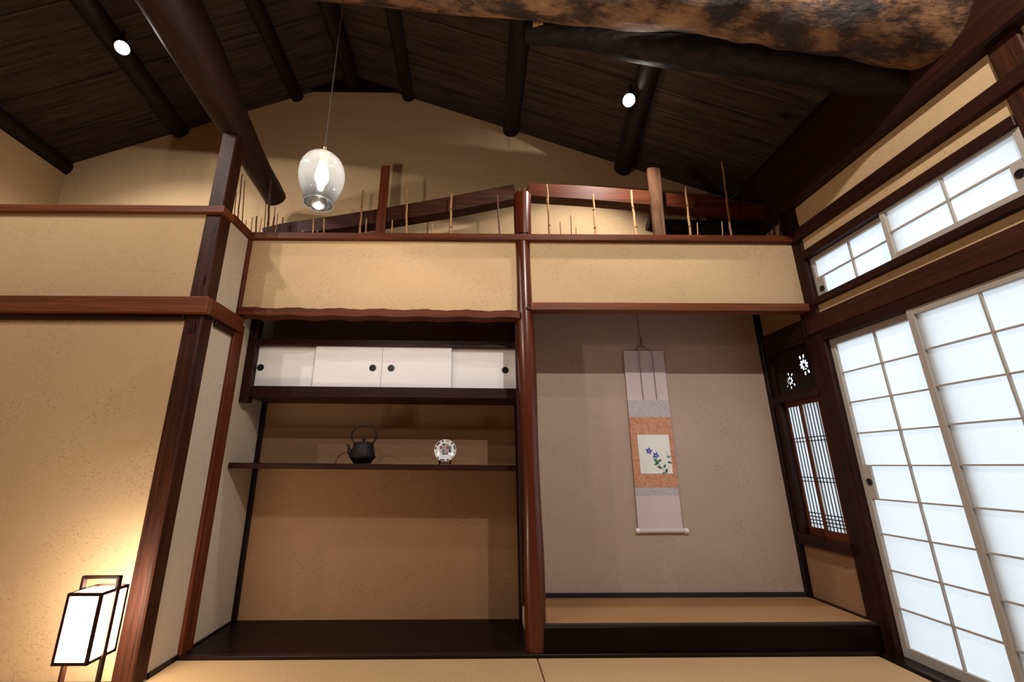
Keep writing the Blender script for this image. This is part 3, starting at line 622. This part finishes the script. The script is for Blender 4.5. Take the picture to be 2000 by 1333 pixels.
mk('hanging_cord', tube([(0.915, yb, 1.855), (0.945, yb - 0.003, 1.878), (0.966, yb - 0.004, 1.905), (0.987, yb - 0.003, 1.878), (1.025, yb, 1.855)], 0.0035, 8), 'cord', sc)
mk('knot', lathe([(0, -0.012), (0.006, -0.006), (0.006, 0.006), (0, 0.012)], (0.966, yb - 0.005, 1.915), 10), 'thread', sc)
hk = empty('scroll_hook', (0.966, 0.52, 2.355), label='thin dark hook and wire holding the hanging scroll from above', cat='hook')
mk('wire', tube([(0.962, 0.518, 2.355), (0.963, 0.516, 2.15), (0.966, 0.512, 1.955)], 0.0018, 6), 'thread', hk)
mk('hook', tube([(0.966, 0.512, 1.965), (0.966, 0.505, 1.95), (0.966, 0.500, 1.925), (0.966, 0.507, 1.908), (0.966, 0.516, 1.915)], 0.0035, 8), 'black', hk)

# ================================================================== shoji
def shoji(name, x0, y_a, y_b, z0, z1, rows, label, pull=None, stile=0.032, top=0.042, bot=0.05, cat='sliding door'):
    """y_a nearer the alcove, y_b towards the camera; x0 is the room-side face"""
    t_ = 0.030; e = empty(name, (x0 + t_ / 2, (y_a + y_b) / 2, z0), kind='structure', label=label, cat=cat)
    for ya, yb_ in ((y_a - stile, y_a), (y_b, y_b + stile)):
        mk('stile', box(x0, x0 + t_, ya, yb_, z0, z1, 0.0015), 'pale_z', e)
    mk('top_rail', box(x0 + 0.002, x0 + t_, y_b + stile, y_a - stile, z1 - top, z1, 0.001), 'pale_y', e)
    mk('bottom_rail', box(x0 + 0.002, x0 + t_, y_b + stile, y_a - stile, z0, z0 + bot, 0.001), 'pale_y', e)
    ya, yb_ = y_a - stile, y_b + stile; za, zb = z0 + bot, z1 - top; ym = (ya + yb_) / 2
    n_ = rows
    for i in range(1, n_):
        z = za + (zb - za) * i / n_
        mk('lattice_bar', box(x0 + 0.006, x0 + 0.018, yb_, ya, z - 0.004, z + 0.004), 'pale_y', e)
    mk('lattice_bar', box(x0 + 0.0055, x0 + 0.0175, ym - 0.004, ym + 0.004, za, zb), 'pale_z', e)
    for i in range(n_):
        for (a_, b_) in ((yb_, ym - 0.001), (ym + 0.001, ya)):
            zz0 = za + (zb - za) * i / n_; zz1 = za + (zb - za) * (i + 1) / n_
            mk('paper_pane', poly([(x0 + 0.0182, a_, zz0), (x0 + 0.0182, b_, zz0), (x0 + 0.0182, b_, zz1), (x0 + 0.0182, a_, zz1)], 0.0004, axis=0), 'paper', e)
    if pull:
        py_, pz_, bw, b0, b1, sgn = pull
        edge = ya if sgn > 0 else yb_
        bk = mk('pull_block', box(x0 + 0.003, x0 + 0.017, min(edge, edge - sgn * bw), max(edge, edge - sgn * bw), b0, b1, 0.001), 'pale_z', e)
        mk('finger_pull', lathe([(0, 0.001), (0.014, 0.001), (0.0155, 0.004), (0.019, 0.003), (0.0195, 0)], (x0 + 0.0025, py_, pz_), 22, axis=(-1, 0, 0)), 'black', bk, smooth=True)
    return e
shoji('door_1', 1.957, -0.083, -0.690, 0.004, 1.771, 9, 'left tall white shoji panel beside the scroll alcove, with a round black pull', pull=(-0.128, 0.893, 0.038, 0.799, 0.986, 1))
shoji('door_2', 1.922, -0.632, -1.285, 0.004, 1.775, 9, 'right tall white shoji panel overlapping in front, at the right edge')
shoji('window_1', 1.955, -0.083, -0.675, 2.050, 2.350, 2, 'left small transom shoji with a round black pull at its lower corner', pull=(-0.128, 2.112, 0.045, 2.072, 2.196, 1), top=0.030, bot=0.022, stile=0.022, cat='window')
shoji('window_2', 1.922, -0.640, -1.285, 2.052, 2.358, 2, 'right small transom shoji overlapping in front, with a round black pull', pull=(-1.235, 2.152, 0.05, 2.074, 2.205, -1), top=0.024, bot=0.034, stile=0.026, cat='window')

for i_, (ya_, yb2, xx_) in enumerate(((-1.39, -2.02, 1.957), (-1.98, -2.61, 1.922))):
    shoji('door_%d' % (i_ + 3), xx_, ya_, yb2, 0.004, 1.773, 9, ('third', 'fourth')[i_] + ' tall white shoji panel, in the next bay outside the picture')

# ================================================================== lattice window and carved panel in the scroll alcove
mk('trim_12', box(1.905, 2.0, 0.05, 0.50, 0.462, 0.535, 0.003), 'dark_y', kind='structure', label='dark sill under the lattice window in the scroll alcove', cat='trim')
mk('trim_13', box(1.91, 2.0, 0.05, 0.50, 1.425, 1.475, 0.003), 'dark_y', kind='structure', label='dark bar between carved panel and lattice window in the scroll alcove', cat='trim')
mk('trim_14', box(1.915, 2.0, 0.425, 0.50, 0.535, 1.44, 0.003), 'dark_z', kind='structure', label='dark jamb at the back of the lattice window in the scroll alcove', cat='trim')
def sash(name, x0, ya, yb_, label):
    e = empty(name, (x0, (ya + yb_) / 2, 0.535), kind='structure', label=label, cat='window'); z0, z1 = 0.535, 1.43
    for a_ in (ya, yb_ - 0.016): mk('stile', box(x0, x0 + 0.018, a_, a_ + 0.016, z0, z1, 0.001), 'red_z', e)
    mk('top_rail', box(x0, x0 + 0.018, ya + 0.016, yb_ - 0.016, 1.392, z1), 'red_y', e)
    mk('bottom_rail', box(x0, x0 + 0.018, ya + 0.016, yb_ - 0.016, z0, 0.582), 'red_y', e)
    n_ = 5
    for i in range(n_):
        yy = ya + 0.016 + (yb_ - ya - 0.032) * (i + 0.9) / (n_ + 0.8)
        mk('slat', box(x0 + 0.0105, x0 + 0.0138, yy - 0.0028, yy + 0.0028, 0.582, 1.392), 'dark_z', e)
    for z in (1.170, 1.145, 0.905, 0.880, 0.675, 0.652, 0.630, 0.608):
        mk('cross_bar', box(x0 + 0.006, x0 + 0.0115, ya + 0.014, yb_ - 0.014, z - 0.003, z + 0.003), 'black_y', e)
    mk('paper_pane', poly([(x0 + 0.0146, ya + 0.01, 0.575), (x0 + 0.0146, yb_ - 0.01, 0.575), (x0 + 0.0146, yb_ - 0.01, 1.40), (x0 + 0.0146, ya + 0.01, 1.40)], 0.0004, axis=0), 'paper', e)
sash('window_3', 1.955, 0.232, 0.430, 'rear dark lattice window sash, nearer the scroll wall')
sash('window_4', 1.928, 0.066, 0.258, 'front dark lattice window sash, nearer the tall shoji')
# carved board with two pierced flower sprigs
def petal_ring(cx_, cy_, r0, r1, w, ang, n_=9):
    pts_ = []
    for k_ in range(n_):
        a_ = 2 * math.pi * k_ / n_; l_ = (r0 + r1) / 2 + (r1 - r0) / 2 * math.cos(a_); s_ = w * math.sin(a_)
        pts_.append((cx_ + l_ * math.cos(ang) - s_ * math.sin(ang), cy_ + l_ * math.sin(ang) + s_ * math.cos(ang)))
    return pts_
holes = []
for k_ in range(9): holes.append(petal_ring(0.150, 1.658, 0.010, 0.040, 0.0085, k_ * 2 * math.pi / 9 + 0.2))
for a_ in (1.2, 1.75, 4.2, 4.75): holes.append(petal_ring(0.150, 1.658, 0.046, 0.074, 0.009, a_))
for k_ in range(8): holes.append(petal_ring(0.310, 1.575, 0.010, 0.032, 0.0062, k_ * 2 * math.pi / 8 + 0.1))
for a_ in (1.5, 2.2, 3.9, 4.7, 5.5): holes.append(petal_ring(0.310, 1.575, 0.038, 0.060, 0.0065, a_))
cu = bpy.data.curves.new('carving_outline', 'CURVE'); cu.dimensions = '2D'; cu.fill_mode = 'BOTH'; cu.extrude = 0.002
for pts_ in [[(0.06, 1.47), (0.484, 1.47), (0.484, 1.83), (0.06, 1.83)]] + holes:
    s_ = cu.splines.new('POLY'); s_.points.add(len(pts_) - 1); s_.use_cyclic_u = True
    for p_, q_ in zip(s_.points, pts_): p_.co = (q_[0], q_[1], 0, 1)
tmp = bpy.data.objects.new('tmp_outline', cu); C.objects.link(tmp); bpy.context.view_layer.update()
me = bpy.data.meshes.new_from_object(tmp.evaluated_get(bpy.context.evaluated_depsgraph_get())); bpy.data.objects.remove(tmp)
bm = bmesh.new(); bm.from_mesh(me); bpy.data.meshes.remove(me)
for v_ in bm.verts: a_, b_, c_ = v_.co; v_.co = (1.945 + c_, a_, b_)
cpn = empty('carved_panel', (1.945, 0.28, 1.47), label='dark carved board pierced with two flower sprigs, above the lattice window', cat='panel')
mk('pierced_board', bm, 'black_y', cpn)
mk('frame_strip', box(1.928, 1.945, 0.07, 0.484, 1.800, 1.828), 'dark_y', cpn)
mk('frame_strip', box(1.928, 1.945, 0.07, 0.484, 1.472, 1.492), 'dark_y', cpn)
mk('frame_strip', box(1.928, 1.945, 0.450, 0.484, 1.492, 1.80), 'dark_z', cpn)

# ================================================================== attic: tie beams behind the rail
TB = [(-1.90, 0.13, 2.625), (-1.763, 0.13, 2.655), (-1.4, 0.13, 2.71), (-1.03, 0.13, 2.776), (-0.5, 0.13, 2.885), (-0.04, 0.13, 2.992)]
mk('rafter_beam', beam(TB, [(0.05, 0.036), (0.05, 0.046), (0.05, 0.054), (0.05, 0.058), (0.05, 0.062), (0.05, 0.062)]), 'old_x', loc=(-1.03, 0.13, 2.7), label='dark squared beam climbing from the left up to the pillar stub', cat='beam')
TB = [(0.06, 0.13, 3.010), (0.5, 0.13, 2.985), (0.975, 0.13, 2.945), (1.4, 0.13, 2.90), (1.93, 0.13, 2.84)]
mk('rafter_beam', beam(TB, [(0.05, 0.054), (0.05, 0.058), (0.05, 0.060), (0.05, 0.055), (0.05, 0.05)]), 'red_x', loc=(0.97, 0.13, 2.94), label='reddish squared beam sloping from the pillar stub down to the right', cat='beam')
mk('rear_post', box(1.66, 1.80, 0.43, 0.52, 2.40, 3.2, 0.004), 'black_z', loc=(1.73, 0.41, 2.4), label='black square post in the dark corner behind the sticks at right', cat='post')
mk('rear_dark_round', tube([(1.05, 0.32, 2.86), (1.3, 0.32, 2.82), (1.65, 0.32, 2.80), (1.93, 0.32, 2.79)], [0.05, 0.075, 0.08, 0.08], 14, wob=0.05, seed=4), 'log_dark', loc=(1.5, 0.4, 2.85), smooth=True, label='dark round form lying behind the sticks at right', cat='beam')  # dark rounded form in the black corner behind the sticks
# upright slats
mk('upright_slat', beam([(-1.028, 0.035, 2.556), (-1.024, 0.035, 2.85), (-1.026, 0.035, 3.172)], [(0.011, 0.036), (0.011, 0.034), (0.011, 0.031)]) if False else poly([(-1.066, 0.03, 2.558), (-1.000, 0.03, 2.558), (-0.996, 0.03, 3.172), (-1.058, 0.03, 3.172)], 0.022), 'red_z', loc=(-1.03, 0.04, 2.56), label='dark red flat slat standing upright on the rail, left of the pillar stub', cat='slat')
mk('upright_slat', poly([(0.958, 0.03, 2.558), (1.040, 0.03, 2.558), (1.046, 0.03, 2.72), (1.066, 0.03, 3.165), (1.03, 0.03, 3.178), (0.972, 0.03, 3.172), (0.968, 0.03, 2.9)], 0.024), 'plank_wood', loc=(1.0, 0.04, 2.56), label='rough orange-brown flat slat standing upright on the rail, right of the stub', cat='slat')

# ================================================================== bamboo sticks left from the old wall core
GL = 'broken bamboo sticks standing along the rail'
def stick(xt, zt, xb, zb, r, mat, label, y0=0.015, y1=0.015, split=False):
    e = empty('bamboo_stick', (xb, y0, 2.556), label=label, cat='stick', group=GL)
    L_ = zt - 2.556; n_ = max(2, int(L_ / 0.045)); pts_ = []; rs = []
    for i in range(n_ + 1):
        f_ = i / n_; b_ = 0.25 * r * math.sin(i * 1.7 + xb * 9)
        pts_.append((xb + (xt - xb) * f_ + b_, y0 + (y1 - y0) * f_, 2.556 + L_ * f_)); rs.append(r * (1.0 - 0.12 * f_))
    mk('cane', tube(pts_, rs, 8), mat, e, smooth=True)
    if L_ > 0.2:
        for f_ in (0.22, 0.62):
            p = Vector(pts_[0]).lerp(Vector(pts_[-1]), f_); q = Vector(pts_[0]).lerp(Vector(pts_[-1]), f_ + 0.012)
            mk('node', tube([p, q], r * 1.22, 8), 'bamboo_dark', e)
    if split:
        t_ = Vector(pts_[-1])
        for s_ in (-1, 1): mk('splinter', tube([t_ + Vector((s_ * r * 0.5, 0, -0.01)), t_ + Vector((s_ * r * 1.1, 0, 0.05))], [r * 0.4, r * 0.12], 5), mat, e)
B_, P_, D_ = 'bamboo', 'bamboo_pale', 'bamboo_dark'
ST = [(-1.175, 2.940, -1.171, 0, .0075, B_, 'tan bamboo stick first to the left of the dark red slat, of middling height'),
 (-1.133, 2.700, -1.127, 0, .0055, B_, 'short greyish bamboo stick squeezed between the tan stick and the dark red slat'),
 (-0.945, 2.693, -0.944, 0, .0048, B_, 'short thin stick just right of the dark red slat'),
 (-0.854, 3.020, -0.838, 0, .0075, B_, 'tall bamboo stick with a split tip, second to the right of the dark red slat'),
 (-0.687, 2.674, -0.689, 0, .0060, D_, 'left one of two short dark sticks side by side, mid way to the stub'),
 (-0.657, 2.678, -0.654, 0, .0046, B_, 'right, thinner one of two short sticks side by side, mid way to the stub'),
 (-0.523, 2.918, -0.524, 0, .0088, B_, 'sturdy tan stick in front of the middle of the climbing dark beam'),
 (-0.184, 2.911, -0.168, 0, .0060, D_, 'dark leaning stick nearest the left side of the pillar stub'),
 (-1.954, 2.708, -1.944, 0, .0033, D_, 'very thin short stick right at the left end of the long rail'),
 (-1.925, 2.716, -1.909, 0, .0060, D_, 'thicker dark short stick near the left end of the long rail'),
 (-1.886, 2.702, -1.885, 0, .0048, P_, 'pale short stick near the left end of the long rail'),
 (-1.876, 2.860, -1.850, 0, .0033, D_, 'thin dark stick just left of the tall one below the log end'),
 (-1.866, 3.018, -1.826, 0, .0080, D_, 'tall dark stick rising in front of the hanging log end'),
 (-1.802, 2.792, -1.788, 0, .0033, D_, 'thin stick right of the tall dark one, taller than its thick neighbour'),
 (-1.799, 2.713, -1.792, 0, .0068, D_, 'thick stubby dark stick below the hanging log end'),
 (-1.777, 2.741, -1.770, 0, .0040, B_, 'thin brown stick just right of the stubby dark one'),
 (-1.736, 2.710, -1.724, 0, .0055, D_, 'lone dark short stick where the climbing beam begins'),
 (-1.580, 2.608, -1.580, 0, .0048, B_, 'tiny bamboo stump left of the pair under the pendant lamp'),
 (-1.513, 2.697, -1.505, 0, .0064, B_, 'left one of the two short sticks under the pendant lamp'),
 (-1.476, 2.609, -1.474, 0, .0046, B_, 'tiny bamboo stump between the two short sticks under the pendant lamp'),
 (-1.436, 2.703, -1.428, 0, .0064, B_, 'right one of the two short sticks under the pendant lamp'),
 (0.189, 3.004, 0.192, 0, .0090, B_, 'tall speckled stick nearest the right side of the pillar stub'),
 (0.272, 2.685, 0.273, 0, .0030, D_, 'hair-thin stick, left one of three right of the tall speckled stick'),
 (0.352, 2.743, 0.349, 0, .0032, D_, 'hair-thin stick, middle and tallest of three right of the speckled stick'),
 (0.385, 2.641, 0.382, 0, .0026, D_, 'hair-thin stick, right and shortest of three right of the speckled stick'),
 (0.531, 2.925, 0.524, 0, .0082, P_, 'pale jointed stick mid way between stub and rough orange slat'),
 (0.817, 2.956, 0.818, 0, .0088, P_, 'pale leaning stick just left of the rough orange slat'),
 (1.230, 2.991, 1.212, 0, .0082, B_, 'brown stick first to the right of the rough orange slat'),
 (1.276, 2.689, 1.264, 0, .0033, P_, 'thin pale short stick right of the brown one, beyond the orange slat'),
 (1.460, 2.703, 1.444, 0, .0046, B_, 'short stick just left of the tallest stick'),
 (1.544, 3.220, 1.507, 0, .0080, B_, 'tallest bamboo stick of all, leaning at the dark right end'),
 (1.836, 2.672, 1.826, 0, .0075, D_, 'thick short dark stick at the far right end, left of its thinner neighbour'),
 (1.885, 2.706, 1.867, 0, .0062, D_, 'last stick at the far right end of the rail')]
for i, (a_, b_, c_, d_, r_, m_, l_) in enumerate(ST): stick(a_, b_, c_, d_, r_, m_, l_, split=(i == 3))
for (yt, zt, yb0, r_, l_) in ((-0.218, 2.751, -0.195, .0030, 'thin dark twig nearest the corner post on the short cap rail'), (-0.195, 2.914, -0.150, .0042, 'tallest dark twig on the short cap rail beside the corner post'),
                              (-0.154, 2.891, -0.092, .0034, 'second tallest dark twig on the short cap rail, leaning'), (-0.056, 2.640, -0.048, .0028, 'tiny twig at the inner end of the short cap rail')):
    stick(-1.95, zt, -1.95, 0, r_, D_, l_, y0=yb0, y1=yt)
for i, x in enumerate((-1.06, -0.63, -0.585, -0.26, -0.12, -0.075, 0.70, 0.735, 1.10)):
    pass

# ================================================================== ceiling spotlights in view
def spotlight(p, side, label):
    e = empty('ceiling_spotlight', p, label=label, cat='spotlight', group='spotlights under the roof boards'); p = Vector(p)
    ax_ = (p - Vector((-0.8, -1.9, 1.2))).normalized()
    mk('housing', lathe([(0.0, 0.085), (0.036, 0.085), (0.044, 0.076), (0.046, 0.0), (0.043, -0.003), (0.042, 0.004)], p, 24, axis=ax_), 'black', e, smooth=True)
    mk('lens', lathe([(0.0, -0.004), (0.030, -0.002), (0.042, 0.002)], p, 24, axis=ax_), 'spot_lens', e)
    mk('bracket', tube([p + ax_ * 0.07, p + Vector((side * 0.02, 0, 0.15))], 0.010, 10), 'black', e)
spotlight((SPOTS[0][0], SPOTS[0][1], SPOTS[0][2]), -1, 'lit ceiling spotlight on the left slope of the roof')
spotlight((SPOTS[1][0], SPOTS[1][1], SPOTS[1][2]), 1, 'lit ceiling spotlight on the right slope of the roof')

# ================================================================== pendant lamp
pc = Vector((-0.985, -1.18, 2.15))
pe = empty('pendant_lamp', pc, label='pendant lamp with a smoked glass globe open at the bottom, on a long cord', cat='lamp')
prof = [(0.016, 0.112), (0.034, 0.107), (0.056, 0.094), (0.075, 0.073), (0.087, 0.047), (0.0925, 0.018), (0.0925, -0.008), (0.088, -0.035), (0.080, -0.058), (0.071, -0.080), (0.064, -0.100), (0.060, -0.120), (0.0585, -0.132)]
bm = lathe(prof, pc, 48)
mk('glass_globe', bm, 'smoke', pe, smooth=True)
mk('glass_rim', lathe([(0.0570, -0.131), (0.0585, -0.1335), (0.0600, -0.131), (0.0585, -0.129)], pc, 40), 'porcelain', pe, smooth=True)
mk('cap_disc', lathe([(0.0, 0.116), (0.020, 0.116), (0.021, 0.110), (0.0, 0.110)], pc, 24), 'black', pe, smooth=True)
mk('brass_sleeve', lathe([(0, 0.146), (0.007, 0.146), (0.0075, 0.116), (0, 0.116)], pc, 16), 'brass', pe, smooth=True)
mk('lamp_socket', lathe([(0, 0.112), (0.016, 0.112), (0.017, 0.070), (0.014, 0.066), (0, 0.066)], pc, 20), 'brass', pe, smooth=True)
mk('bulb', lathe([(0.012, 0.068), (0.015, 0.050), (0.022, 0.028), (0.027, 0.004), (0.026, -0.014), (0.018, -0.030), (0.008, -0.036), (0, -0.037)], pc, 28), 'bulb', pe, smooth=True)
mk('cord', tube([pc + Vector((0, 0, 0.145)), (-0.986, -1.18, 3.2), (-0.985, -1.18, 4.272)], 0.0024, 8), 'cord', pe)
mk('ceiling_cup', lathe([(0, 0.02), (0.045, 0.02), (0.047, -0.01), (0, -0.02)], (-0.985, -1.18, 4.245), 20), 'black', pe, smooth=True)

# ================================================================== floor lantern
x0, x1, y0, y1, z0, z1 = -2.016, -1.886, -0.70, -0.565, 0.228, 0.472
fe = empty('floor_lantern', ((x0 + x1) / 2, (y0 + y1) / 2, -0.012), label='lit paper floor lantern in a thin dark frame beside the corner post', cat='lantern')
b = 0.0058
mk('paper_shade', box(x0, x1, y0, y1, z0, z1 - 0.004), 'lantern_paper', fe)
for x in (x0, x1):
    for yy in (y0, y1): mk('frame_post', box(x - b, x + b, yy - b, yy + b, z0 - 0.008, z1 + 0.004), 'dark_z', fe)
for z in (z0 - 0.002, z1):
    for yy in (y0, y1): mk('frame_bar', box(x0 - b, x1 + b, yy - b * 0.9, yy + b * 0.9, z - b, z + b), 'dark_x', fe)
    for x in (x0, x1): mk('frame_bar', box(x - b * 0.9, x + b * 0.9, y0, y1, z - b, z + b), 'dark_y', fe)
ym = (y0 + y1) / 2
for x in (x0 - 0.010, x1 + 0.010):
    mk('leg', box(x - 0.006, x + 0.006, ym - 0.010, ym + 0.010, -0.012, 0.525, 0.001), 'dark_z', fe)
mk('handle_bar', box(x0 - 0.016, x1 + 0.016, ym - 0.008, ym + 0.008, 0.515, 0.528, 0.001), 'dark_x', fe)
for x in (x0 - 0.010, x1 + 0.010):
    mk('foot', box(x - 0.008, x + 0.008, ym - 0.08, ym + 0.08, -0.012, 0.006, 0.001), 'dark_y', fe)

# ================================================================== outside: unseen deck and ground added to darken the paper towards its foot
mk('paper_dimming_deck', box(2.03, 3.0, -5.0, 0.8, -0.2, -0.03), 'deck', loc=(2.5, -2, -0.1), label='unseen deck added outside to dim the foot of the paper screens', cat='deck')
mk('ground', box(3.0, 14, -12, 9, -0.6, -0.45), 'ground', kind='structure', label='unseen ground added outside to dim the paper screens from below', cat='ground')
